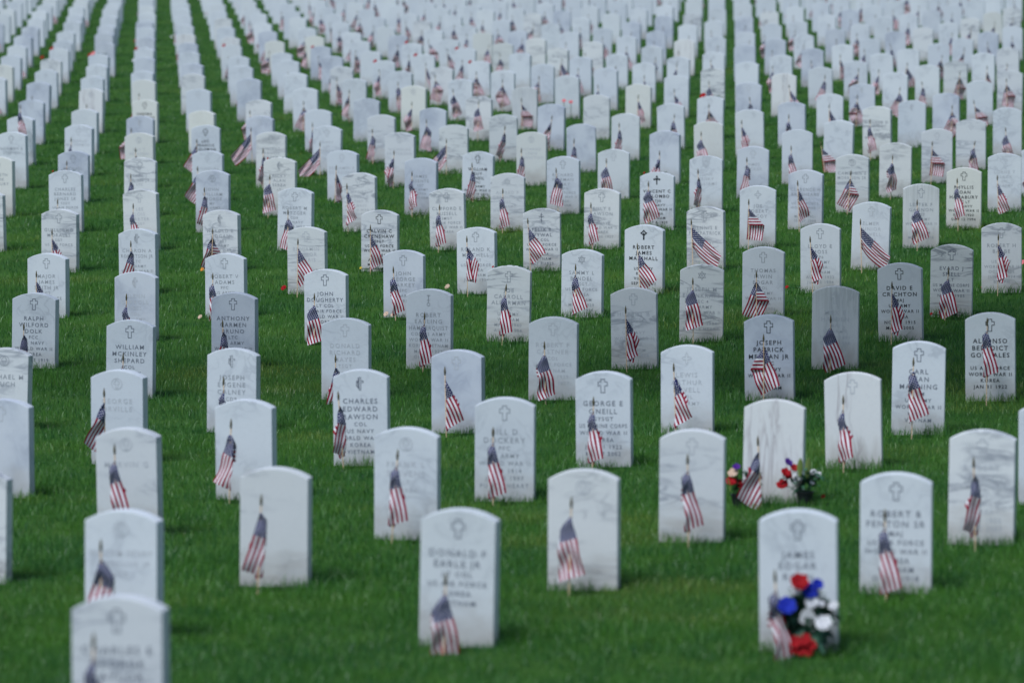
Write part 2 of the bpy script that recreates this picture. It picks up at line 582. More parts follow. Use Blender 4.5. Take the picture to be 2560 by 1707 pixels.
def text_verts(line, cap, maxw, tracking=1.28, weight=.004):
    cu = bpy.data.curves.new("line", 'FONT')
    cu.body = line
    cu.size = 1.0
    cu.align_x = 'CENTER'
    cu.resolution_u = 2
    cu.space_character = tracking
    cu.offset = weight
    ob = bpy.data.objects.new("line", cu)
    me = bpy.data.meshes.new_from_object(ob)
    v = np.empty(len(me.vertices) * 3); me.vertices.foreach_get("co", v); v = v.reshape(-1, 3)
    fs = [tuple(p.vertices) for p in me.polygons]
    bpy.data.objects.remove(ob); bpy.data.curves.remove(cu); bpy.data.meshes.remove(me)
    k = cap / .70
    w = (v[:, 0].max() - v[:, 0].min()) * k
    kx = k * min(1.0, maxw / w)
    return np.stack([(v[:, 0] - (v[:, 0].max() + v[:, 0].min()) / 2) * kx, np.zeros(len(v)), v[:, 1] * k], 1), fs


def inscription(parent, names, rest, ink):
    """the name, and under it the service record: two carved blocks"""
    z = -.186 - .0148
    blocks = {"carved_name": ([], []), "carved_record": ([], [])}
    for k, ln in enumerate(names + rest):
        big = k < len(names)
        V, F = blocks["carved_name" if big else "carved_record"]
        if ln.strip():
            v, f = text_verts(ln, .0296 if big else .0232, .285, weight=(.004, .005, .009, .016)[ink])
            v[:, 2] += z
            n0 = sum(map(len, V))
            V.append(v); F += [tuple(q + n0 for q in p) for p in f]
        z -= .047 if big and k < len(names) - 1 else .0415
        if z < -.535: break
    for nm, (V, F) in blocks.items():
        if V:
            me = mesh_from(np.concatenate(V), F, nm)
            me.materials.append(INK[ink])
            o = link(nm, me, parent)
            o.location = (0, -ST / 2 - .0012, 0)


# ------------------------------------------------------------------ little flags
HOIST, FLY = .165, .30


def drape(seed, wind, mode=0, steps=900, nu=13, nv=25, ang=.5):
    """let a small cotton flag stapled to its stick hang and settle; returns points[row down the hoist, column along the fly]"""
    g = np.random.default_rng(seed)
    du, dv = HOIST / (nu - 1), FLY / (nv - 1)
    uu = np.arange(nu)[:, None] * du * np.ones((1, nv)); vv = np.arange(nv)[None, :] * dv * np.ones((nu, 1))
    P = np.zeros((nu, nv, 3))
    if mode == 1:            # blown round the stick: first one way, then folded back behind
        k = np.where(vv < .11, -vv, -.11 + (vv - .11))
        P[..., 0] = k; P[..., 1] = np.where(vv < .11, 0, .02 + .1 * (vv - .11)); P[..., 2] = -uu - .35 * vv
    else:
        P[..., 0] = vv * math.cos(ang); P[..., 2] = -uu - vv * math.sin(ang)
        P[..., 1] = .012 * np.sin(vv * 40 + uu * 15 + seed) * vv / FLY
    P[..., 0] += .004
    P += g.normal(0, .0008, P.shape)
    P[:, 0, 0] = .004; P[:, 0, 1] = 0; P[:, 0, 2] = -uu[:, 0]
    pin = P[:, 0].copy()
    Q = P.copy()
    wind = np.array(wind, float)
    grav = np.array([0, 0, -9.8])
    dt = 1 / 120

    def solve(A, B, rest, k):
        d = B - A
        ln = np.sqrt((d * d).sum(-1, keepdims=True)) + 1e-9
        c = d * (k * .5 * (ln - rest) / ln)
        A += c; B -= c

    def solve_min(A, B, rest, k):
        d = B - A
        ln = np.sqrt((d * d).sum(-1, keepdims=True)) + 1e-9
        c = d * (k * .5 * np.minimum(0, ln - rest) / ln)
        A += c; B -= c
    dg = math.hypot(du, dv)
    for st in range(steps):
        gust = 1 + .35 * math.sin(st * .045 + seed) + .2 * math.sin(st * .11)
        f = grav + wind * gust * (vv[..., None] / FLY + .2)
        f = f + .8 * np.sin(vv * 35 - st * .05)[..., None] * np.array([0, 1, 0])
        N = P + (P - Q) * .96 + f * dt * dt
        Q = P; P = N
        for it in range(8):
            for o in (0, 1):
                m = (nv - o) // 2 * 2
                solve(P[:, o:o + m:2], P[:, o + 1:o + m:2], dv, 1)
                m = (nu - o) // 2 * 2
                solve(P[o:o + m:2], P[o + 1:o + m:2], du, 1)
                m = (nu - o) // 2 * 2
                solve(P[o:o + m:2, :-1], P[o + 1:o + m:2, 1:], dg, .15)
                solve(P[o:o + m:2, 1:], P[o + 1:o + m:2, :-1], dg, .15)
            solve_min(P[:, :-3], P[:, 3:], dv * 2.75, .25); solve_min(P[:-3], P[3:], du * 2.75, .25)
            solve_min(P[:, :-6], P[:, 6:], dv * 4.6, .1)
            P[:, 0] = pin
            P[..., 2] = np.maximum(P[..., 2], -.37)
    return P


def folded(hem, tuck=None, mirror=False, nu=25, nv=41, seed=0):
    """a slack flag: the cloth goes out to one side of its stick, doubles back along a line from its top corner so that its upper
    hem hangs steeply (hem = degrees under the horizontal) on the other side; tuck = where the first lap is pleated in behind"""
    phi = R((180 - hem) / 2)
    P = np.zeros((nu, nv, 3))
    ax = np.array([-math.cos(phi), -math.sin(phi)])
    for i in range(nu):
        for j in range(nv):
            v, u = FLY * j / (nv - 1), HOIST * i / (nu - 1)
            p = np.array([-v, -u])
            side = ax[0] * p[1] - ax[1] * p[0]           # distance past the fold line
            back = side < 0
            q = 2 * ax * (ax @ p) - p if back else p.copy()
            r = math.hypot(*q)
            e = 1 - min(1, abs(side) / .02)
            if tuck is None:
                y = .014 - .009 * e if back else -.004 + .009 * e
            else:
                y = -.010 + .012 * e if back else .016 - .012 * e
                if q[0] < tuck:
                    dd = tuck - q[0]
                    q[0] = tuck + dd * .9
                    y += .012 * min(1, dd / .015) * (1 if not back else .8)
                if v < .004: y = 0.0; q[0] = 0.0
            wv = math.atan2(-q[1], abs(q[0]) + .02)
            y += .013 * r / .3 * math.sin(r * 13 + wv * 8 + seed * 1.7) + .006 * math.sin(r * 34 + wv * 5 + seed)
            P[i, j] = (q[0] * (1 - .10 * r / .3) + .004 * math.sin(r * 22 + seed) * r / .3, y, q[1] * .97)
    if mirror: P[..., 0] *= -1
    return P


def cloth_mesh(P, name):
    nu, nv = P.shape[:2]
    me = mesh_from(P.reshape(-1, 3), [(i * nv + j, i * nv + j + 1, (i + 1) * nv + j + 1, (i + 1) * nv + j) for i in range(nu - 1) for j in range(nv - 1)], name, True)
    uv = me.uv_layers.new(name="UVMap")
    for lp in me.loops:
        i, j = divmod(lp.vertex_index, nv)
        uv.data[lp.index].uv = (j / (nv - 1), i / (nu - 1))
    me.materials.append(FLAG_M)
    return me


DRAPES = [drape(1, (1.6, .8, 0)), drape(2, (5.2, -.8, 0)), drape(3, (10.5, .5, .5), ang=.3), drape(6, (4.5, 1.2, 0), 1), drape(8, (7.0, -1.6, 0), ang=.9)]
N_BLOWN = len(DRAPES)
for _k, (_h, _t) in enumerate(((76, None), (86, None), (66, None), (56, 0.0), (64, 0.0), (71, 0.0), (78, -.004), (60, -.03), (68, -.028), (74, -.03), (66, -.055), (73, -.06))):
    for _m in ((False, True) if _t is not None or _k < 3 else (False,)):
        DRAPES.append(folded(_h, _t, _m, seed=_k + 5 * _m))
CLOTHS = [cloth_mesh(P, "flag_cloth") for P in DRAPES]


def pole_bm(bm, r=.0036, z0=-.62, z1=0.0, n=7):
    lo = [bm.verts.new((r * math.cos(6.2832 * k / n), r * math.sin(6.2832 * k / n), z0)) for k in range(n)]
    hi = [bm.verts.new((r * math.cos(6.2832 * k / n), r * math.sin(6.2832 * k / n), z1)) for k in range(n)]
    for k in range(n):
        bm.faces.new((lo[k], lo[(k + 1) % n], hi[(k + 1) % n], hi[k]))
    bm.faces.new(hi)


def finial_bm(bm, n=8):
    prof = [(.0042, -.002), (.0062, .004), (.0046, .009), (.0072, .014), (.0066, .026), (.0042, .042), (.0008, .056)]
    rings = []
    for r, z in prof:
        rings.append([bm.verts.new((r * math.cos(6.2832 * k / n), r * math.sin(6.2832 * k / n), z)) for k in range(n)])
    for a, b in zip(rings, rings[1:]):
        for k in range(n):
            bm.faces.new((a[k], a[(k + 1) % n], b[(k + 1) % n], b[k]))
    bm.faces.new(rings[-1])


_b = bmesh.new(); pole_bm(_b); POLE_ME = to_mesh(_b, "pole", True); POLE_ME.materials.append(WOOD_M)
_b = bmesh.new(); finial_bm(_b); FINIAL_ME = to_mesh(_b, "finial", True); FINIAL_ME.materials.append(GILT_M)
POLE_TOP = .056            # the spear point stands this far above the stick
FLAG_DROP = .026           # the cloth starts this far under the stick's top


def whole_flag_mesh(ci, phi):
    """stick, point and cloth in one mesh, origin on the grass, tip .42 up (for flags far up the slope)"""
    bm = bmesh.new()
    pole_bm(bm, n=5); finial_bm(bm, 5)
    n0 = len(bm.faces)
    uvl = bm.loops.layers.uv.new("UVMap")
    P = DRAPES[ci][::2, ::3]
    c, s = math.cos(phi), math.sin(phi)
    grid = [[bm.verts.new((p[0] * c - p[1] * s, p[0] * s + p[1] * c, p[2] - FLAG_DROP)) for p in row] for row in P]
    bm.faces.ensure_lookup_table()
    for k, f in enumerate(bm.faces):
        f.material_index = 0 if f.calc_center_median().z < -.001 else 1
    nu, nv = len(grid), len(grid[0])
    for i in range(nu - 1):
        for j in range(nv - 1):
            f = bm.faces.new((grid[i][j], grid[i][j + 1], grid[i + 1][j + 1], grid[i + 1][j]))
            f.material_index = 2; f.smooth = True
            for lp, (a, b) in zip(f.loops, ((i, j), (i, j + 1), (i + 1, j + 1), (i + 1, j))):
                lp[uvl].uv = (b / (nv - 1), a / (nu - 1))
    for v in bm.verts: v.co.z += .42 - POLE_TOP
    me = bpy.data.meshes.new("small_flag")
    bm.to_mesh(me); bm.free()
    for m in (WOOD_M, GILT_M, FLAG_M): me.materials.append(m)
    return me


def flag(base, tip, ci, phi):
    """an Empty on the grass, its stick leaning to the tip"""
    root = bpy.data.objects.new("small_flag", None)
    COL.objects.link(root)
    root.empty_display_size = .05
    d = tip - base
    root.location = base
    q = Vector((0, 0, 1)).rotation_difference(d.normalized())
    root.rotation_mode = 'QUATERNION'
    root.rotation_quaternion = q
    L = d.length - POLE_TOP
    p = link("pole", POLE_ME, root); p.location = (0, 0, L)
    f = link("finial", FINIAL_ME, p)
    c = link("flag_cloth", CLOTHS[ci], root); c.location = (0, 0, L - FLAG_DROP)
    c.rotation_euler = (0, 0, phi)
    return root

# ------------------------------------------------------------------ what each surveyed grave shows
# name, emblem, ink, marble, carved lines ("name/lines|rest/of/it")
CARVED = """
E1 c 1 P MAJOR/JAMES/SMITH JR|SGT/US AIR FORCE
E2 c 2 P RALPH/WILFORD/DOLK|FCC/US NAVY/WORLD WAR II/KOREA/MAR 17 1919/SEP 9 1994
E5 f 0 B GLENN/CARROLL/HESS|COL/US ARMY
E6 c 2 P WILLIAM/MCKINLEY/SHEPARD|COL/US ARMY
E3 o 1 D MICHAEL M/LEUCH
E7 o 0 P GEORGE/ORVILLE
E8 o 0 D MARVIN G
E9 c 1 P ROBERT V/ADAMS|PFC/US ARMY
E10 c 2 B ANTHONY/CARMEN/BRUNO|LTC/US ARMY/WORLD WAR II
E11 f 1 P JOSEPH/EUGENE/CALNEY|CDR
E12 - 0 P
E15 c 2 P JOHN/DOUGHERTY|LT COL/US AIR FORCE/WORLD WAR II/KOREA
E16 c 0 P DONALD/RICHARD/MAYES|TSGT
E17 f 2 P CHARLES/EDWARD/RAWSON|COL/US NAVY/WORLD WAR II/KOREA/VIETNAM/JUN 29 1920/APR 10 1997/BSM
F1 c 1 B JOHN/GEORGE/MARKEY|SFC/US ARMY/KOREA
F2 g 1 P ROBERT/EARLING/HAMMERQUIST|COL US ARMY/WORLD WAR II/KOREA VIETNAM/MAY 4 1922/OCT 9 1994
F3 c 1 H JOE/CARROLL/ALDERMAN|SFC/US ARMY/VIETNAM/MAY 3 1940/AUG 8 1994/SILVER STAR/PURPLE HEART/2 OLC
F4 s 1 P SAMMY L/BENDEL|MSGT/US AIR FORCE/KOREA/VIETNAM/MAR 9 1929/JUL 2 1994
F5 c 0 P ROBERT P/CASTNER|COL/US AIR FORCE/VIETNAM/JUL 20 1939/APR 15 1997
F6 c 0 D HUBERT B/LOHEED|CAPT/US NAVY/WORLD WAR II/KOREA/VIETNAM/OCT 5 1924/FEB 7 1996
F7 c 0 B
F8 c 1 P BILL D/DOCKERY|PFC/US ARMY/WORLD WAR II/SEP 1 1914/JUL 10 1997/PURPLE HEART
F9 c 2 P GEORGE E/ONEILL|GYSGT/US MARINE CORPS/WORLD WAR II/KOREA/JAN 31 1922/MAY 7 2002
F10 o 0 P FRANK L/STEVENS|LT/KOREA
F12 p 0 P LEWIS/ARTHUR/LOVELL|COL/US ARMY
F13 c 0 D
G1 s 1 H JOSEPH M/EISENKRAFT|TEC 4/US ARMY/WORLD WAR II/JUN 3 1915/AUG 17 1994/PURPLE HEART
G2 c 1 P THOMAS/IRWIN/EDGAR|COL/US ARMY/WORLD WAR II/KOREA/JUN 4 1906/MAY 8 2002
G3 c 0 V MAX E/HARDEN|MAJ/US ARMY/NOV 9 1951/OCT 8 1994
G4 c 3 P DAVID E/CRICHTON|MAJ/US ARMY/WORLD WAR II/KOREA/NOV 11 1915/MAY 6 2005
G5 c 2 H EVARD J/SNELL|LT/US MARINE CORPS/WORLD WAR II/NOV 8 1905
G6 c 3 B JOSEPH/PATRICK/MERMAN JR|SKC/US NAVY/WORLD WAR II/KOREA/VIETNAM/MAR 8 1919/SEP 17 1997
G8 - 0 U
G9 c 0 U
G10 c 2 P CARL/DEAN/MANNING|SGM/US ARMY/WORLD WAR II/KOREA/VIETNAM/APR 1 1921/MAR 22 1997
G11 c 3 P ALFONSO/BENEDICT/GONZALES|LT/US AIR FORCE/WORLD WAR II/KOREA/JAN 31 1922
G12 c 0 D ROBERT/WARREN/HAMMESFAHR|MAJ/US NAVY/KOREA/JUN 1 1930/OCT 2 2007/BELOVED HUSBAND
H1 o 0 P WILLIAM HENRY|CORNELIUS JR/USA
H2 c 2 D CHARLES E/GEORGE/TAYLOR
H3 - 0 D
I1 c 2 P DONALD F/EARLE JR|LT COL/US AIR FORCE/KOREA/VIETNAM
I2 o 0 D
J1 c 2 P JAMES/EDGAR/RYAN
J2 c 2 P ROBERT B/FENTON SR|MAJ/US AIR FORCE/WORLD WAR II/KOREA/VIETNAM/OCT 6 1918
A1 c 1 D GUILLERMO/MORALES|SGT/US AIR FORCE
A2 c 1 P CHARLES/BERNARD/JONES SR|TSGT/US AIR FORCE
A3 c 1 B MICHAEL
A4 c 0 P DONALD/MACCORMICK
A6 c 0 P THEODORE
A7 c 1 P NORMAN E/STEFFEN
A8 o 1 W KENNETH/CLARK/BRADBURY
A9 f 1 P CHARON A/ROBERTSON JR|LTC/US ARMY/WORLD WAR II/KOREA
A10 c 0 D LEE/LOIS/CARTER|TSGT
A11 c 1 D EARL J/DUNN JR|LTC
A12 o 0 W GUY T/PEARSON
A13 f 0 B
A14 c 3 W NASHMA/LAWRENCE
A15 f 1 D HAROLD E/HOGAN|GYSGT/US ARMY/WORLD WAR II
A16 o 1 B JOHN/WILLIAM/GEORGE|MV/US ARMY
A17 p 0 P NICHOLAS
A18 c 3 P LEO/FRANCIS/COLEMAN
A19 - 0 W
A20 c 0 B
B1 c 1 D VINCENT/FRANCIS/DRAKE
B2 f 1 D RICKY/ALAN/SEREX|LT
B3 c 1 P ROBERT M/METZGER|CDR/US NAVY/WORLD WAR II
B4 c 0 H BENJAMIN/TAYLOR/HARRIS|MAJ/WORLD WAR II
B5 c 3 D CALVIN C/CRENSHAW|SSGT/US AIR FORCE/WORLD WAR II/KOREA/APR 2 1915/MAY 4 1994
B6 c 0 D CLIFFORD V/SKEBECK|TSGT/US NAVY/WORLD WAR II/KOREA/VIETNAM
B7 c 0 P BENJAMIN R/DEARDORFF
B8 c 0 P GERRY/LEE/HARRIS
B10 - 1 B JAMES/ASENTE|SGT/US ARMY/KOREA/VIETNAM
B11 o 0 D NICHOLAS/PATTERSON
B13 c 1 D CLIFFORD E/RUSSELL|SMGT/US AIR FORCE/WORLD WAR II/KOREA
B14 c 1 P ROLAND K/MITCHELL|MSGT/US AIR FORCE/KOREA/VIETNAM/JUL 18 1934
B15 c 3 P WILLIAM/GUY/ONEIL|SFC/US ARMY/WORLD WAR II/OCT 15 1915/MAY 10 1980
B18 s 0 D ALFRED P/GREENFIELD|PVT/US ARMY/WORLD WAR II
C2 x 2 D FELIX B/WYWAL|LT COL/US AIR FORCE/WORLD WAR II/KOREA/VIETNAM/MAY 5 1920/JAN 3 1994
C3 c 1 P RICHARD/NORMAN/LASKY|MCPO/US AIR FORCE/WORLD WAR II/KOREA/VIETNAM
C4 o 0 W RICHARD/LEON/JOHNSTON
C5 c 1 D BILLY E/LAWSON|ENC/US NAVY/WORLD WAR II/KOREA/JAN 20 1927
C6 c 0 P
C8 b 3 P VINCENT C/COLOMBO|LTJG/US NAVY/WORLD WAR II/KOREA/VIETNAM/MAY 8 1929/JUN 18 2011/BELOVED HUSBAND/FATHER
C9 k 3 P ROBERT/JAMES/MARSHALL| /US ARMY/KOREA/VIETNAM/SEP 26 1931/JUN 10 1994
C10 c 1 D DENNIS E/FITZPATRICK|COL/US NAVY/VIETNAM/MAY 12 1937/MAY 6 1994/PURPLE HEART
C11 o 0 P JOHN/HENRY/WILLIAMS
C17 c 0 B JAMES/TUCKER
C18 p 1 P JOE/ROBERT/MCCOY|SFC
D1 c 1 P LLOYD E/MOSS|SP6/US ARMY/KOREA/VIETNAM/AUG 12 1932/JUN 15 1994
D2 c 1 B CLARENCE H/BRASHEARS|MSGT/US AIR FORCE/WORLD WAR II/KOREA/MAY 4 1921/SEP 27 1994
D5 c 0 P ELMER/JUNIOR/POWELL|MSGT/US ARMY/KOREA/VIETNAM/DEC 17 1932
D6 o 1 H CAMERON E/MORRISON SR
D8 c 1 V LESTER F/GAGNON|SGT/US ARMY/WORLD WAR II/KOREA/VIETNAM/MAY 16 1918/APR 10 1994
D9 c 0 D
D10 - 2 H RICHARD D/WHITNEY|COL/US ARMY/WORLD WAR II
D11 c 1 D ROBERT H/BARBE|LT/US ARMY/WORLD WAR II/OCT 6 1926/JUN 12 1994/BSM PH
D12 c 3 W PHYLLIS/JOAN/HANABURY|1ST LT/US NAVY/WORLD WAR II/FEB 3 1920/DEC 12 1994
D13 c 0 D
D14 - 0 P LORNE T/BLACK|SFC/US ARMY
D15 p 0 D
"""
# name, lattice i j, photo x of its middle, photo y of its top, then (if it has a flag) tip x y, foot x, cloth reach to either side
SURVEY = """
E1 -1 -2 121 633 91 676 90 0 24
E2 -1 -3 90 732 60 806 57 -20 3
E5 0 -3 342 679 316 733 316 -11 16
E6 0 -4 329 799 308 881 306 -6 4
E7 0 -5 298 924 260 969 264 -45 4
E8 0 -6 321 1069 286 1108 292 -4 23
E9 1 -3 565 633 532 681 532 -7 18
E10 1 -4 587 731 556 798 562 -21 6
E11 1 -5 585 870 559 940 560 -1 20
E12 1 -6 614 998 578 1045 573 -41 16
E15 2 -4 816 673 786 732 786 -17 24
E17 2 -6 903 923 845 976 859 -23 13
E16 2 -5 866 795 839 885 839 -22 12
F1 3 -4 1011 625 983 665 989 -11 24
F2 3 -5 1075 722 1062 779 1057 -10 24
F3 4 -5 1275 664 1266 709 1255 -16 22
F4 5 -5 1458 623 1439 659 1439 -10 29
F5 4 -6 1385 792 1361 852 1364 -21 18
F6 5 -6 1585 719 1564 764 1567 -1 28
F7 3 -6 1145 874 1112 915 1116 -4 42
F8 3 -7 1264 993 1233 1066 1232 -1 31
F9 4 -7 1510 928 1484 990 1481 -19 22
F10 2 -7 1019 1068 995 1121 979 -12 23
F12 5 -7 1719 862 1684 906 1690 -7 43
F13 4 -8 1733 1073 1719 1132 1721 -9 34
G1 6 -6 1756 661 1732 693 1733 -13 22
G2 7 -6 1910 617 1891 676 1891 -35 32
G3 7 -7 2090 715 2077 787 2075 -14 36
G4 8 -7 2250 657 2230 702 2228 -1 31
G5 9 -7 2381 611 2372 668 2362 -19 29
G6 6 -7 1923 786 1909 833 1909 -31 32
G8 5 -8 1939 998 1894 1088 1903 -64 9
G9 6 -8 2132 930 2108 986 2109 -16 8
G10 7 -8 2299 853 2284 892 2279 -10 38
G11 8 -8 2476 781 2468 793 2466 -8 24
G12 6 -9 2459 1074 2434 1140 2438 -29 15
H1 0 -7 311 1273 252 1345 253 -46 39
H2 0 -8 301 1488 234 1578 232 -14 29
H3 1 -7 691 1168 654 1233 644 -26 12
I1 2 -8 1153 1271 1115 1429 1109 -46 41
I2 3 -8 1461 1172 1429 1239 1422 -28 33
J1 4 -9 1996 1273 1937 1421 1946 -22 44
J2 5 -9 2242 1181 2212 1270 2215 -17 25
A1 -1 -1 151 523 130 572 130 -1 30
A2 -1 0 165 426 144 497 144 -4 4
A3 -1 1 185 378 167 401 167 -4 4
A4 -1 2 199 312 178 343 178 -4 4
A5 -1 3 213 273
A6 -2 3 53 291 51 261 51 -4 4
A9 0 -2 346 572 327 601 328 -25 5
A10 0 -1 352 473 333 507 333 -10 17
A11 0 0 352 394 327 433 327 -22 9
A12 0 1 350 332 339 369 339 -10 1
A13 0 2 352 290
A14 0 3 364 249
A15 1 -2 554 525 532 569 529 -25 23
A16 1 -1 533 426 511 467 511 -11 7
A17 1 0 520 377 494 415 494 -30 1
A18 1 1 515 313 492 346 492 -38 1
A19 1 2 506 277
A20 2 1 651 290 627 318 631 -40 1
A21 2 2 648 250
B1 2 0 679 330 658 370 658 -3 2
B2 2 -1 701 394 675 436 670 -11 20
B3 2 -2 741 470 720 522 719 -19 12
B4 2 -3 768 567 745 595 743 -1 45
B5 3 -3 951 525 926 561 926 0 33
B6 3 -2 899 432 867 458 870 -4 17
B7 3 -1 858 376 841 412 837 -2 13
B8 3 0 820 315 800 354 800 -48 1
B9 3 1 796 274 781 306 783 -11 2
B10 4 -2 1054 395 1030 427 1030 -5 10
B11 4 -1 1001 331 985 375 983 -21 1
B12 4 0 954 287 931 321 932 -17 5
B13 4 -3 1118 471 1099 510 1096 -6 18
B14 4 -4 1192 568 1167 589 1169 -3 31
B15 5 -2 1197 379 1180 406 1182 -15 5
B16 5 -1 1135 312 1116 346 1116 -35 1
B17 5 0 1084 270 1066 297 1067 -10 12
B18 5 -3 1270 433 1257 470 1256 -4 18
C2 5 -4 1355 521 1319 544 1327 -1 38
C3 6 -3 1409 391 1390 419 1396 -13 12
C4 6 -2 1330 330 1303 370 1306 -15 7
C5 6 -4 1507 471 1477 505 1481 -5 19
C6 7 -3 1535 373 1516 395 1516 -12 18
C7 7 -2 1453 310 1435 346 1434 -8 3
C8 7 -4 1644 430 1621 452 1622 -12 28
C9 6 -5 1613 562 1593 607 1601 -1 45
C10 7 -5 1765 516 1728 546 1733 -1 53
C11 8 -4 1766 389 1745 421 1747 -7 10
C12 8 -3 1663 327 1649 376 1649 -19 1
C13 8 -2 1565 284 1548 306 1548 -10 5
C14 9 -2 1677 259
C15 9 -3 1772 304 1753 328 1753 -10 19
C16 10 -3 1874 274 1854 299 1855 -1 17
C17 9 -4 1884 366 1867 392 1869 -18 8
C18 8 -5 1896 464 1872 497 1871 -1 39
D1 8 -6 2052 559 2025 589 2032 -1 21
D2 9 -5 2016 425 1994 450 1998 0 27
D3 10 -4 1994 324 1978 363 1978 -3 17
D4 11 -3 1980 255 1972 285 1972 -6 16
D5 9 -6 2181 505 2151 546 2154 -1 63
D6 10 -5 2132 386 2128 425 2118 -29 22
D7 11 -4 2099 301 2053 366 2062 -1 36
D8 10 -6 2303 460 2293 498 2293 -12 25
D9 11 -5 2240 357 2232 386 2226 -9 14
D10 12 -4 2193 266 2175 297 2176 -9 10
D11 10 -7 2504 557 2496 584 2494 -6 28
D12 11 -6 2411 419 2393 444 2395 -9 14
D13 12 -5 2343 322 2331 352 2327 -10 32
D14 12 -6 2512 383 2493 437 2496 -4 28
D15 13 -5 2428 298 2438 351 2425 -7 25
E3 -1 -4 17 869
A7 -2 2 31 330
A8 -2 1 -4 392
"""

ORD1 = ["", "first", "second", "third", "fourth", "fifth", "sixth", "seventh", "eighth", "ninth", "tenth", "eleventh", "twelfth", "thirteenth", "fourteenth", "fifteenth", "sixteenth", "seventeenth", "eighteenth", "nineteenth"]
TENS = {2: ("twentieth", "twenty"), 3: ("thirtieth", "thirty"), 4: ("fortieth", "forty"), 5: ("fiftieth", "fifty")}


def ordinal(n):
    if n < 20: return ORD1[n]
    t, u = divmod(n, 10)
    return TENS[t][0] if u == 0 else TENS[t][1] + "-" + ORD1[u]


carved = {}
for ln in CARVED.strip().split("\n"):
    p = ln.split(" ", 4)
    nm, _, rs = (p[4] if len(p) > 4 else "").partition("|")
    carved[p[0]] = (p[1], int(p[2]), p[3], [x for x in nm.split("/") if x], [x for x in rs.split("/") if x])
survey = {}
for ln in SURVEY.strip().split("\n"):
    p = ln.split()
    survey[(int(p[1]), int(p[2]))] = (p[0], [float(x) for x in p[3:]])

GRAVES = []
for s in range(-16, 35):
    for i in range(-40, 90):
        if (s - i) % 2: continue
        j = (s - i) // 2
        if s == -15 or (s == -16 and (i, j) != (0, -8)): continue
        X, Z = lat(i, j)
        g = dict(i=i, j=j, s=s, key=None, flag=None)
        if (i, j) in survey:
            g['key'], d = survey[(i, j)]
            X = (d[0] - 1280) / FPX * Z
            Y = (d[1] - 853.5) / FPX * Z
            if len(d) > 2: g['flag'] = d[2:]
        else:
            X += random.gauss(0, .018)
            Y = float(np.interp(s, SS, YT)) + random.gauss(0, .014)
        g.update(X=X, Y=Y, Z=Z)
        w = SW * FPX / Z
        px, py = 1280 + FPX * X / Z, 853.5 + FPX * Y / Z
        g.update(px=px, py=py, w=w)
        vis = min(2560, px + w / 2 * 1.1) - max(0, px - w / 2)
        if vis < 5 or py > 1700 or py + 1.78 * w < -6: continue
        g['vis'] = vis
        GRAVES.append(g)
rows = sorted({g['s'] for g in GRAVES})
for k, s in enumerate(rows):
    for q, g in enumerate(sorted((g for g in GRAVES if g['s'] == s), key=lambda g: g['px'])):
        g['row'], g['rank'] = k + 1, q + 1
GRAVES.sort(key=lambda g: g['Z'] + (8 if g['py'] < -15 else 0))
for k, g in enumerate(GRAVES): g['own'] = k < 300

TXT_INK = ["faint", "grey", "dark", "black"]
EMB_TXT = {'c': 'cross', 's': 'six-pointed star', 'f': 'cross and flame', 'o': 'ringed cross', 'b': 'solid budded cross', 'k': 'solid ringed cross', 'x': 'three-barred cross', 'p': 'pointed cross', 'g': 'staff emblem'}
STONE_TXT = {'P': 'white', 'W': 'creamy', 'B': 'bluish grey', 'H': 'level-veined', 'D': 'slant-veined', 'V': 'rain-streaked', 'U': 'upright-veined'}


def place_words(g):
    return f"{ordinal(g['rank'])} from left in the {ordinal(g['row'])} row"


mass_v, mass_f = [], []
flag_mass = []
n_flags = 0
for g in GRAVES:
    X, Y, Z = g['X'], g['Y'], g['Z']
    top = world_of(X, Y, Z)
    yaw = ROW_YAW + random.gauss(0, R(2.2))
    rot = Matrix.Rotation(yaw, 4, 'Z') @ Matrix.Rotation(random.gauss(0, R(.5)), 4, 'X') @ Matrix.Rotation(random.gauss(0, R(.6)), 4, 'Y')
    em, ink, kind, nm, rs = carved.get(g['key'], (None, 0, None, [], []))
    if kind is None:
        kind = random.choices("PWBDHVU", (60, 4, 18, 10, 4, 1, 3))[0]
    g['kind'] = kind
    if g['own']:
        o = link("headstone", STONES[kind])
        o.rotation_euler = rot.to_euler()
        o.location = top
        if g['key'] is None and Z < 62 and random.random() < .75:
            em, ink = random.choice("cccccocfp"), 0
        if em and em != '-': emblem(o, em, ink)
        if nm: inscription(o, nm, rs, ink)
        t = STONE_TXT[kind] + " headstone"
        if g['key'] and nm: t += f" with {TXT_INK[ink]} lettering" if em in (None, '-') else f" with {TXT_INK[ink]} {EMB_TXT[em]}"
        tag(o, t + ", " + place_words(g), "headstone", "headstones standing in rows")
    else:
        me = STONES['P']
        n0 = len(mass_v)
        Mx = Matrix.Translation(top) @ rot
        g['mx'] = Mx

if any(not g['own'] for g in GRAVES):
    me = STONES['P']
    co = np.empty(len(me.vertices) * 3); me.vertices.foreach_get("co", co); co = co.reshape(-1, 3)
    fs = [tuple(p.vertices) for p in me.polygons]
    V, F = [], []
    for g in GRAVES:
        if g['own']: continue
        M4 = np.array(g['mx'])
        F += [tuple(q + len(co) * len(V) for q in f) for f in fs]
        V.append(co @ M4[:3, :3].T + M4[:3, 3])
    o = link("distant_headstones", mesh_from(np.concatenate(V), F, "distant_headstones"), mats=[marble("marble_distant", WHITE, (.38, .41, .47), .2, (1, 1, 1), 0, cloud=.3)])
    tag(o, kind='stuff')
    # stains follow each stone's own height: leave them off up there

# ------------------------------------------------------------------ flags before the stones
FL = []
BLOWN = {'D5': (2, .05), 'B8': (2, math.pi - .1), 'A20': (2, math.pi + .1), 'B16': (2, math.pi), 'C10': (2, -.2)}


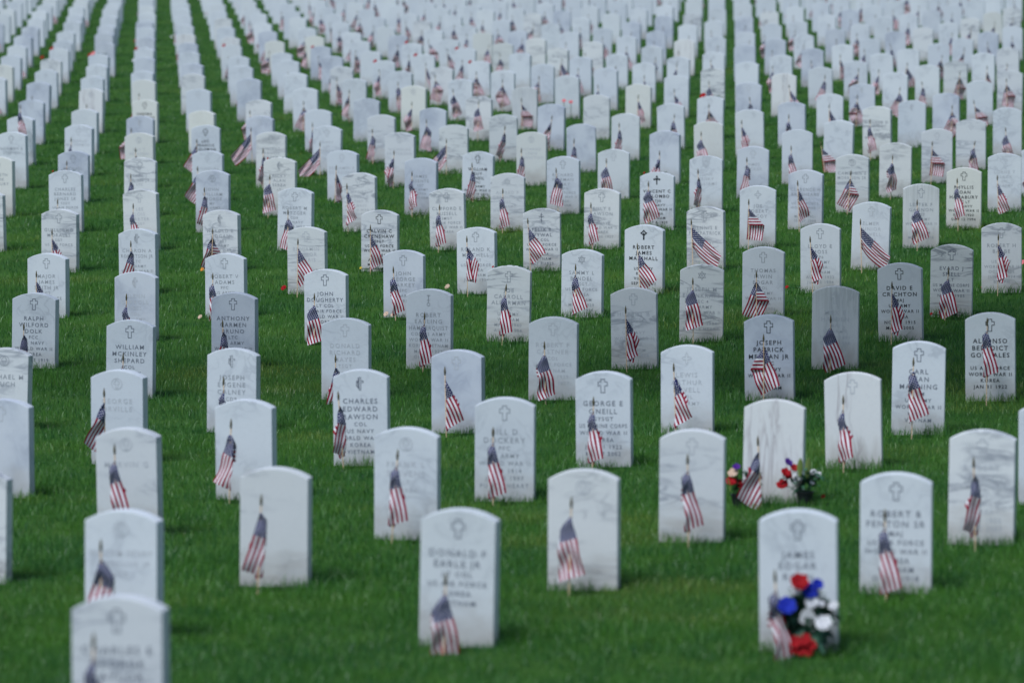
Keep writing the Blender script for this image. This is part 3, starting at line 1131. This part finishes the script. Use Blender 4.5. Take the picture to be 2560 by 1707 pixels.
def canton_show(P, ph):
    # how much of the blue field faces the front
    x = P[..., 0] * math.cos(ph) - P[..., 1] * math.sin(ph); z = P[..., 2]
    n, m = int(P.shape[0] * .54), int(P.shape[1] * .4)
    x, z = x[:n + 1, :m + 1], z[:n + 1, :m + 1]
    ar = np.abs((x[1:, 1:] - x[:-1, :-1]) * (z[:-1, 1:] - z[1:, :-1]) - (x[:-1, 1:] - x[1:, :-1]) * (z[1:, 1:] - z[:-1, :-1])) / 2
    return ar.sum() / (HOIST * .54 * FLY * .4)


for g in GRAVES:
    Z, X = g['Z'], g['X']
    Zp = Z - .23
    if g['flag']:
        tx, ty, bx, l, r = g['flag']
        tip = world_of((tx - 1280) / FPX * Zp, (ty - 853.5) / FPX * Zp, Zp)
        base = ground_at((bx - 1280) / FPX * Zp, Zp)
        if (tip - base).length < .33: tip = base + (tip - base).normalized() * .36
        w = g['w']; l, r = l / w, r / w
        l, r = l * SW, r * SW
        best = None
        for c, P in enumerate(DRAPES):
            for ph in np.linspace(-1.2, 1.2, 13):
                for fl in (0, math.pi):
                    if c >= N_BLOWN and (fl or abs(ph) > .62): continue
                    xx = P[..., 0] * math.cos(ph + fl) - P[..., 1] * math.sin(ph + fl)
                    e = abs(xx.min() - l) + abs(xx.max() - r) + .012 * abs(ph) + (.03 if c < N_BLOWN and c != 2 else 0) + random.uniform(0, .03) - .07 * canton_show(P, ph + fl)
                    if best is None or e < best[0]: best = (e, c, ph + fl)
        ci, phi = BLOWN.get(g['key'], best[1:])
        if l < -.035 and r > .035: word = "spread to both sides"
        elif max(r, -l) < .045: word = "hanging slack"
        elif r > .13: word = "blown right"
        elif l < -.13: word = "blown left"
        else: word = "drooping right" if r > -l else "drooping left"
    else:
        if g['key'] and g['Z'] < 45 and g['key'] not in ('A7', 'A8', 'A14', 'A5'): continue
        p = .9 if g['px'] > 700 else .55
        if random.random() > p: continue
        base = ground_at(X + random.gauss(-.04, .035), Zp)
        tip = base + Vector((random.gauss(0, .03), random.gauss(0, .02), random.gauss(.42, .035)))
        ci = random.randrange(N_BLOWN, len(DRAPES)) if random.random() < .9 else random.choice((1, 2, 4)); phi = random.uniform(-.5, .5)
        word = "slack"
    FL.append((g, base, tip, ci, phi, word))

for k, (g, base, tip, ci, phi, word) in enumerate(FL):
    if k < 300:
        if g['Z'] < 62:
            o = flag(base, tip, ci, phi)
        else:
            key = (ci, round(phi / .4))
            if key not in EMB: EMB[key] = whole_flag_mesh(ci, round(phi / .4) * .4)
            o = link("small_flag", EMB[key]); o.location = base
            o.rotation_mode = 'QUATERNION'
            o.rotation_quaternion = Vector((0, 0, 1)).rotation_difference((tip - base).normalized())
        tag(o, f"small flag {word} before headstone {place_words(g)}", "flag", "small flags before the headstones")
    else:
        flag_mass.append((base, ci, phi))
if flag_mass:
    bm = bmesh.new()
    for base, ci, phi in flag_mass:
        key = (ci, round(phi / .4))
        if key not in EMB: EMB[key] = whole_flag_mesh(ci, round(phi / .4) * .4)
        n0 = len(bm.verts)
        bm.from_mesh(EMB[key])
        bm.verts.ensure_lookup_table()
        for v in bm.verts[n0:]: v.co += base
    me = bpy.data.meshes.new("distant_flags"); bm.to_mesh(me); bm.free()
    o = link("distant_flags", me, mats=[WOOD_M, GILT_M, FLAG_M])
    tag(o, kind='stuff')

build_ground()
build_grass([(g['X'], g['Z']) for g in GRAVES])

# ------------------------------------------------------------------ flowers
def bloom_bm(bm, at, r, up=Vector((0, -.5, .85)), seed=0):
    """a rose head: cupped petals in four turns"""
    g = random.Random(seed)
    q = Vector((0, 0, 1)).rotation_difference(up.normalized())
    for L, (rad, tilt, n) in enumerate(((.30, 1.45, 4), (.52, 1.15, 5), (.78, .85, 6), (1.0, .50, 6))):
        for k in range(n):
            th = 2 * math.pi * (k + .37 * L) / n + g.uniform(-.2, .2)
            ti = tilt + g.uniform(-.12, .12)
            grid = []
            for t in (0, .3, .62, .88, 1):
                row = []
                for a in (-1, -.5, 0, .5, 1):
                    wd = rad * .72 * math.sin(math.pi * (.12 + .66 * t)) * a
                    out = rad * t * math.cos(ti * (1 - .35 * t * t)) * .95
                    z = rad * t * math.sin(ti * (1 - .35 * t * t)) + .16 * rad * a * a * t - .12 * rad * max(0, t - .8) / .2 * (1 - .4 * abs(a))
                    x, y = out * math.cos(th) - wd * math.sin(th), out * math.sin(th) + wd * math.cos(th)
                    row.append(bm.verts.new(Vector(at) + q @ Vector((x * r, y * r, (z - .35) * r))))
                grid.append(row)
            for i in range(4):
                for j in range(4):
                    bm.faces.new((grid[i][j], grid[i][j + 1], grid[i + 1][j + 1], grid[i + 1][j])).smooth = True


def leaf_bm(bm, at, d, L, W, droop=.25):
    d = Vector(d).normalized()
    side = d.cross(Vector((0, 0, 1)))
    if side.length < .1: side = Vector((1, 0, 0))
    side.normalize(); nrm = side.cross(d).normalized()
    rows_ = []
    for t in (0, .2, .45, .7, .9, 1):
        w = W * math.sin(math.pi * min(1, t * .92 + .06)) ** .8 if t < 1 else .0005
        c = Vector(at) + d * (L * t) - Vector((0, 0, droop * L * t * t))
        rows_.append([bm.verts.new(c - side * w / 2 + nrm * w * .18), bm.verts.new(c), bm.verts.new(c + side * w / 2 + nrm * w * .18)])
    for a, b in zip(rows_, rows_[1:]):
        for k in range(2):
            bm.faces.new((a[k], a[k + 1], b[k + 1], b[k])).smooth = True


def tube_bm(bm, pts, r, n=6):
    rings = []
    for k, p in enumerate(pts):
        p = Vector(p)
        d = (Vector(pts[min(k + 1, len(pts) - 1)]) - Vector(pts[max(k - 1, 0)])).normalized()
        q = Vector((0, 0, 1)).rotation_difference(d)
        rings.append([bm.verts.new(p + q @ Vector((r * math.cos(6.2832 * a / n), r * math.sin(6.2832 * a / n), 0))) for a in range(n)])
    for a, b in zip(rings, rings[1:]):
        for k in range(n):
            bm.faces.new((a[k], a[(k + 1) % n], b[(k + 1) % n], b[k]))


def empty(name, loc, rz=0.0):
    o = bpy.data.objects.new(name, None); COL.objects.link(o); o.location = loc; o.rotation_euler = (0, 0, rz); o.empty_display_size = .05
    return o


def part(name, fn, mat, parent):
    bm = bmesh.new(); fn(bm)
    me = bpy.data.meshes.new(name); bm.to_mesh(me); bm.free()
    return link(name, me, parent, [mat])


def bloom(colour, at, r, parent, up=(0, -.5, .85), name=None):
    return part(name or colour + "_rose", lambda b: bloom_bm(b, at, r, Vector(up), int(abs(at[0]) * 9999) + int(abs(at[2]) * 777)), PETAL[colour], parent)


def pix(px, py, Z, base):
    """where a photo pixel lies in the upright plane through base at depth Z, relative to base"""
    return world_of((px - 1280) / FPX * Z, (py - 853.5) / FPX * Z, Z) - base


def find(key):
    return next(g for g in GRAVES if g['key'] == key)


LEAF3_M = leafy("cloth_leaf", (.012, .06, .035), (.13, .27, .19), .1)
# the bouquet of cloth roses before the stone at the front on the right
g = find('J1'); Zb = g['Z'] - .17
base = ground_at((2020 - 1280) / FPX * Zb, Zb)
b = empty("bouquet", base)
tag(b, "bouquet of red, blue and white cloth roses standing against a front-row headstone", "bouquet")
for c, px, py, r in (('red', 1995, 1444, .036), ('blue', 2022, 1468, .034), ('blue', 2041, 1452, .024), ('blue', 1965, 1506, .038), ('white', 2026, 1495, .027), ('white', 2049, 1500, .017), ('white', 2079, 1506, .020), ('white', 2055, 1547, .034), ('white', 1988, 1468, .019)):
    p = pix(px, py, Zb, base); p.y -= random.uniform(.07, .10)
    bloom(c, p, r * 1.12, b, (random.uniform(-.4, .4), -.75, .6))


def bouquet_leaves(bm):
    for k in range(300):
        a = random.uniform(0, 6.283); rr = random.uniform(.2, 1) ** .6
        c = pix(2018 + 44 * rr * math.cos(a), 1540 + 56 * rr * math.sin(a), Zb, base)
        c.y += random.uniform(-.015, .05)
        leaf_bm(bm, c, (math.cos(a) + random.gauss(0, .5), random.uniform(-1, .2), -math.sin(a) * .6 + random.gauss(0, .5)), random.uniform(.05, .09), random.uniform(.026, .042))


part("leaves", bouquet_leaves, LEAF3_M, b)


def bouquet_stems(bm):
    for k in range(7):
        tube_bm(bm, [(random.uniform(-.01, .01), 0, -.03), (random.uniform(-.02, .02), 0, .08), (random.uniform(-.07, .07), -.01, .17)], .004)


part("stems", bouquet_stems, LEAF_M, b)
for px, py, r in ((1986, 1598, .030), (2008, 1592, .030), (2024, 1605, .026), (1998, 1618, .028), (2016, 1621, .026), (1981, 1617, .020)):
    p = pix(px, py, Zb, base); p.y -= .06
    bloom('red', p, r, b, (random.uniform(-.3, .3), -.8, .5), "red_flower")

# two black pots of cut flowers at the upright-veined stone
g = find('G8')


def potted(px, py, wpx, hpx, label, blooms, greens, yell):
    Zq = g['Z'] - .16
    base = ground_at((px - 1280) / FPX * Zq, Zq)
    o = empty("potted_flowers", base)
    tag(o, label, "flowers", "potted flowers at one headstone")
    rt, h = wpx / FPX * Zq / 2, hpx / FPX * Zq

    def pot(bm):
        n = 20
        prof = [(rt * .70, -.01), (rt * .74, 0), (rt * .97, h * .86), (rt * 1.06, h * .86), (rt * 1.08, h), (rt * .98, h), (rt * .94, h * .8), (0.001, h * .78)]
        rings = [[bm.verts.new((r * math.cos(6.2832 * k / n), r * math.sin(6.2832 * k / n), z)) for k in range(n)] for r, z in prof]
        for a, c in zip(rings, rings[1:]):
            for k in range(n): bm.faces.new((a[k], a[(k + 1) % n], c[(k + 1) % n], c[k]))
    part("pot", pot, POT_M, o)
    for c, bx, by, r in blooms:
        p = pix(bx, by, Zq, base); p.y -= random.uniform(.0, .03)
        bloom(c, p, r, o, (random.uniform(-.5, .5), -.6, .6), c + "_flower")

    def gr(bm):
        for (gx, gy, n, L, W) in greens:
            for k in range(n):
                c = pix(gx + random.gauss(0, 7), gy + random.gauss(0, 7), Zq, base); c.y += random.uniform(-.02, .03)
                leaf_bm(bm, c, (random.gauss(0, .6), random.gauss(-.3, .3), random.uniform(-.2, 1)), random.uniform(.6, 1.2) * L, W)
        for c, bx, by, r in blooms:
            p = pix(bx, by, Zq, base)
            tube_bm(bm, [(p.x * .2, 0, h * .8), (p.x * .6, -.005, h * .8 + (p.z - h * .8) * .6), p], .0025, 5)
    part("leaves", gr, LEAF_M, o)

    def ye(bm):
        for (yx, yy, L, dx) in yell:
            p = pix(yx, yy, Zq, base); p.y -= .03
            leaf_bm(bm, p, (dx, -.1, 1), L, L * .34, 0)
    part("buds", ye, LEAF2_M, o)


z2 = lambda x, y: (1800 + x / 7.84, 1080 + y / 7.84)
potted(1848, 1254, 41, 33, "black pot with cream, red and purple flowers behind a flag, left of the pair",
       [('cream', *z2(250, 780), .030), ('red', *z2(205, 940), .030), ('red', *z2(340, 960), .028), ('red', *z2(660, 740), .034), ('red', *z2(735, 890), .026), ('purple', *z2(320, 660), .022), ('white', *z2(500, 950), .020), ('red', *z2(420, 1020), .024)],
       [(*z2(400, 1060), 26, .06, .022), (*z2(600, 890), 22, .05, .018)], [(*z2(190, 1150), .075, -.2)])
potted(2012, 1258, 43, 38, "black pot with red, purple and small white flowers, right of the pair",
       [('purple', *z2(1350, 580), .026), ('red', *z2(1290, 770), .030), ('red', *z2(1460, 690), .026), ('red', *z2(1350, 850), .022), ('red', *z2(1220, 1010), .034), ('white', *z2(1820, 775), .020), ('white', *z2(1920, 825), .020), ('white', *z2(1805, 965), .016), ('white', *z2(1480, 945), .020), ('white', *z2(1570, 900), .016), ('white', *z2(1450, 820), .015)],
       [(*z2(1700, 1000), 40, .075, .024), (*z2(1760, 850), 16, .07, .02), (*z2(1350, 900), 14, .05, .018), (*z2(1900, 930), 14, .045, .016)], [(*z2(1560, 860), .105, .02), (*z2(1710, 900), .12, .05)])

# single roses laid on the grass or along a stone's top
ROSE_ME = {}


def rose(px, py, colour, label, rz=0.0, r=.026, on_top=None, stem=True):
    if on_top is not None:
        gg = min((q for q in GRAVES if abs(q['px'] - px) < q['w'] * .62), key=lambda q: abs(q['py'] - py) + abs(q['px'] - px) * .4)
        Z = gg['Z']
        loc = world_of(gg['X'], gg['Y'], Z) + Vector((on_top, 0, .012 - 1.72 * on_top * on_top))
    else:
        X, Z = ground_hit(px, py + 4)
        loc = ground_at(X, Z) + Vector((0, 0, .035))
    if on_top is None: r *= .8
    o = empty("rose" if stem else "flower_head", loc, rz)
    tag(o, label, "rose" if stem else "flower", "roses left at the graves")
    key = (colour, r)
    if key not in ROSE_ME:
        bm = bmesh.new(); bloom_bm(bm, (0, 0, .008), r, Vector((-.55, -.6, .6)), 5)
        me = bpy.data.meshes.new("bloom"); bm.to_mesh(me); bm.free(); me.materials.append(PETAL[colour]); ROSE_ME[key] = me
    link("bloom", ROSE_ME[key], o)
    if stem:
        if 'stem' not in ROSE_ME:
            bm = bmesh.new(); tube_bm(bm, [(.008, .004, .004), (.1, .012, -.004), (.2, .004, -.002), (.27, .01, -.012)], .0028)
            me = bpy.data.meshes.new("stem"); bm.to_mesh(me); bm.free(); me.materials.append(LEAF_M); ROSE_ME['stem'] = me
            bm = bmesh.new()
            for t, sd in ((.07, 1), (.10, -1), (.13, 1), (.16, -1), (.19, 1)):
                leaf_bm(bm, (t, .008, 0), (.7, -.4 * sd, .35 + .2 * sd), .055, .03)
            me = bpy.data.meshes.new("leaves"); bm.to_mesh(me); bm.free(); me.materials.append(LEAF_M); ROSE_ME['leaf'] = me
        link("stem", ROSE_ME['stem'], o); link("leaves", ROSE_ME['leaf'], o)


for px, py, c, lab, rz, r, st in (
    (709, 728, 'red', "red rose lying on the grass by a level-veined headstone", .05, .034, True),
    (965, 794, 'cream', "cream flower head lying at the foot of a bluish grey headstone", 0, .030, False),
    (981, 796, 'cream', "smaller cream flower head beside the stick of a drooping flag", 0, .022, False),
    (1118, 725, 'cream', "peach flower head on grass behind the headstone with staff emblem", 0, .032, False),
    (500, 801, 'cream', "pale peach flower head on open grass beside a white headstone", 0, .026, False),
    (506, 681, 'orange', "orange flower head on grass between two headstones in one column", 0, .028, False),
    (902, 678, 'yellow', "small yellow rose at the headstone with black cross and slanting veins", .1, .018, True),
    (1168, 720, 'red', "rose with dark leaves at the foot of a white headstone", .0, .016, True),
    (1967, 726, 'red', "red rose behind the headstone carrying the widest spread flag", .1, .02, True),
    (2457, 726, 'red', "withered red rose at the foot of the stone by the frame edge", .05, .022, True),
    (2556, 664, 'pink', "pink flower head at the right frame edge", 0, .034, False),
    (2150, 660, 'yellow', "yellow rose under a flag blown right", .1, .026, True),
    (2328, 794, 'red', "red rose at the stone with level veins across its top", .0, .016, True),
    (1722, 664, 'yellow', "small yellow flower head at the foot of a stone, beneath slanting veins", 0, .018, False),
    (2058, 1256, 'red', "faded red flower head in the grass near the right pot", 0, .018, False),
    (24, 104, 'red', "red rose on grass at the far left edge", .1, .05, True),
    (105, 146, 'red', "red rose on grass in the second lane from the left", .1, .05, True),
    (224, 140, 'red', "red rose on grass in the third lane from the left", .1, .05, True),
    (338, 104, 'red', "dull red rose on grass in the widest left lane", .1, .042, True),
    (335, 153, 'white', "white flower head on grass beside a far column of headstones", 0, .05, False),
    (429, 94, 'white', "white flower head in the middle of a far lane", 0, .036, False),
):
    rose(px, py, c, lab, rz, r, None, st)
for px, py, c, lab, off, r in (
    (123, 120, 'red', "red rose on the top of a far headstone near the left edge", -.13, .04),
    (253, 125, 'pink', "pink rose lying across a far headstone's top in the third column", -.1, .045),
    (350, 120, 'red', "red rose lying across a far headstone's top beside the widest lane", -.14, .035),
    (571, 122, 'red', "red rose lying along a far headstone's top in the fifth column", -.13, .035),
    (960, 164, 'red', "red rose on the top of a far headstone above the middle", -.14, .035),
    (804, 126, 'red', "red rose on a far headstone's top left of the middle", -.14, .03),
    (1019, 125, 'red', "red rose on the top of a ring-crossed far headstone", -.1, .035),
    (1058, 152, 'red', "red rose on the top of a creamy far headstone", -.14, .035),
    (1165, 140, 'red', "red rose on the top of a bright far headstone", -.14, .035),
    (1190, 163, 'red', "dark red rose on a far headstone's top beside a slack flag", -.14, .03),
    (1775, 230, 'red', "red rose on the top of a headstone along the right lane", -.1, .045),
    (691, 395, 'red', "dark stemmed rose laid along the top of a flame-marked headstone", -.13, .012),
    (172, 424, 'red', "dark stemmed rose laid along the top of a left column headstone", -.13, .012),
    (1645, 430, 'red', "dark stemmed rose on the top of the stone with budded cross", -.13, .012),
    (1280, 664, 'red', "dark stemmed rose on the top of a level-veined middle headstone", -.13, .010),
):
    rose(px, py, c, lab, .04, r, off)
# pink carnations tied before one stone up the slope
for px, py, lab in ((1410, 252, "pink carnation before a bluish headstone, left of a pair"), (1427, 255, "pink carnation before a bluish headstone, right of a pair")):
    gg = min((q for q in GRAVES if abs(q['px'] - px) < q['w'] * .6 and q['py'] < py), key=lambda q: abs(q['py'] - 210))
    Zc = gg['Z'] - .2
    foot = ground_at((px - 1280) / FPX * Zc, Zc)
    o = empty("carnation", foot); tag(o, lab, "flower", "pink carnations")
    p = pix(px, py, Zc, foot)
    bloom('pink', p, .030, o, (0, -.7, .7), "bloom")
    part("stem", lambda bm: tube_bm(bm, [(0, 0, -.03), (p.x * .5, 0, p.z * .5), p], .004), LEAF_M, o)

# ------------------------------------------------------------------ the tree whose crown shades the lawn on the right (it stands beside the view)
LEAVES_M = leafy("tree_leaf", (.035, .085, .025), (.07, .13, .035), .3)
BARK_M = plain("bark", (.11, .085, .065), .9, .35, 14)


def shade_tree(tx, tz, clumps, n_leaf, label):
    base = ground_at(tx, tz)
    root = empty("shade_tree", base)
    tag(root, label, "tree", "shade trees beside the rows")
    g = random.Random(int(tx * 10))

    def trunk(bm):
        def limb(p, q, r0, r1, n=6):
            pts = []
            for k in range(n + 1):
                t = k / n
                w = Vector((g.gauss(0, .06), g.gauss(0, .06), 0)) * (1 if 0 < k < n else 0)
                pts.append((Vector(p).lerp(Vector(q), t) + w, r0 + (r1 - r0) * t))
            rings = []
            for k, (c, r) in enumerate(pts):
                d = (pts[min(k + 1, n)][0] - pts[max(k - 1, 0)][0]).normalized()
                qn = Vector((0, 0, 1)).rotation_difference(d)
                rings.append([bm.verts.new(c + qn @ Vector((r * math.cos(6.2832 * a / 9), r * math.sin(6.2832 * a / 9), 0))) for a in range(9)])
            for a, b in zip(rings, rings[1:]):
                for k in range(9): bm.faces.new((a[k], a[(k + 1) % 9], b[(k + 1) % 9], b[k])).smooth = True
        limb((0, 0, -.2), (.1, .1, 3.6), .40, .28)
        for c, r in clumps:
            q = Vector(c) - base
            j = Vector((.1, .1, 2.8 + g.random() * .8))
            m = j.lerp(q, .5) + Vector((0, 0, .5))
            limb(j, m, .16, .10); limb(m, q, .10, .03)
    part("trunk", trunk, BARK_M, root)
    # crown: leaf sprays gathered in uneven clumps
    V = []
    gr = np.random.default_rng(int(abs(tx) * 100))
    vol = [r[0] * r[1] * r[2] for c, r in clumps]
    for (c, r), v in zip(clumps, vol):
        k = int(n_leaf * v / sum(vol))
        d = gr.normal(size=(k, 3)); d /= np.linalg.norm(d, axis=1, keepdims=True)
        rad = gr.random(k) ** .45 * (1 + .22 * np.sin(d[:, 0] * 7 + c[0]) * np.cos(d[:, 1] * 6))
        p = np.array(c) - np.array(base) + d * rad[:, None] * np.array(r)
        a = gr.normal(size=(k, 3)); a /= np.linalg.norm(a, axis=1, keepdims=True)
        b = np.cross(a, gr.normal(size=(k, 3))); b /= np.linalg.norm(b, axis=1, keepdims=True)
        L = gr.uniform(.09, .16, k)[:, None]; W = L * .55
        V.append(np.stack([p - a * L / 2, p + b * W / 2, p + a * L / 2, p - b * W / 2], 1))
    V = np.concatenate(V); n = len(V)
    me = bpy.data.meshes.new("crown")
    me.vertices.add(n * 4); me.vertices.foreach_set("co", V.astype(np.float32).ravel())
    me.loops.add(n * 4); me.loops.foreach_set("vertex_index", np.arange(n * 4, dtype=np.int32))
    me.polygons.add(n); me.polygons.foreach_set("loop_start", np.arange(0, n * 4, 4, dtype=np.int32))
    me.update(calc_edges=True)
    link("crown", me, root, [LEAVES_M])


shade_tree(6.6, 25.5, [((1.1, 25.3, 5.1), (2.5, 1.6, 1.0)), ((-1.4, 25.7, 5.2), (1.9, 1.3, .7)), ((3.6, 26.4, 5.4), (2.7, 2.4, 1.2)), ((-4.6, 26.2, 5.3), (2.2, 1.2, .5)), ((1.4, 28.2, 5.6), (2.8, 1.9, .7)), ((7.0, 26.5, 6.4), (3.0, 2.6, 1.6)), ((4.6, 30.2, 5.8), (2.4, 2.0, .8))], 40000,
           "tall leafy tree standing to the right of the rows, its boughs over the shaded stones")
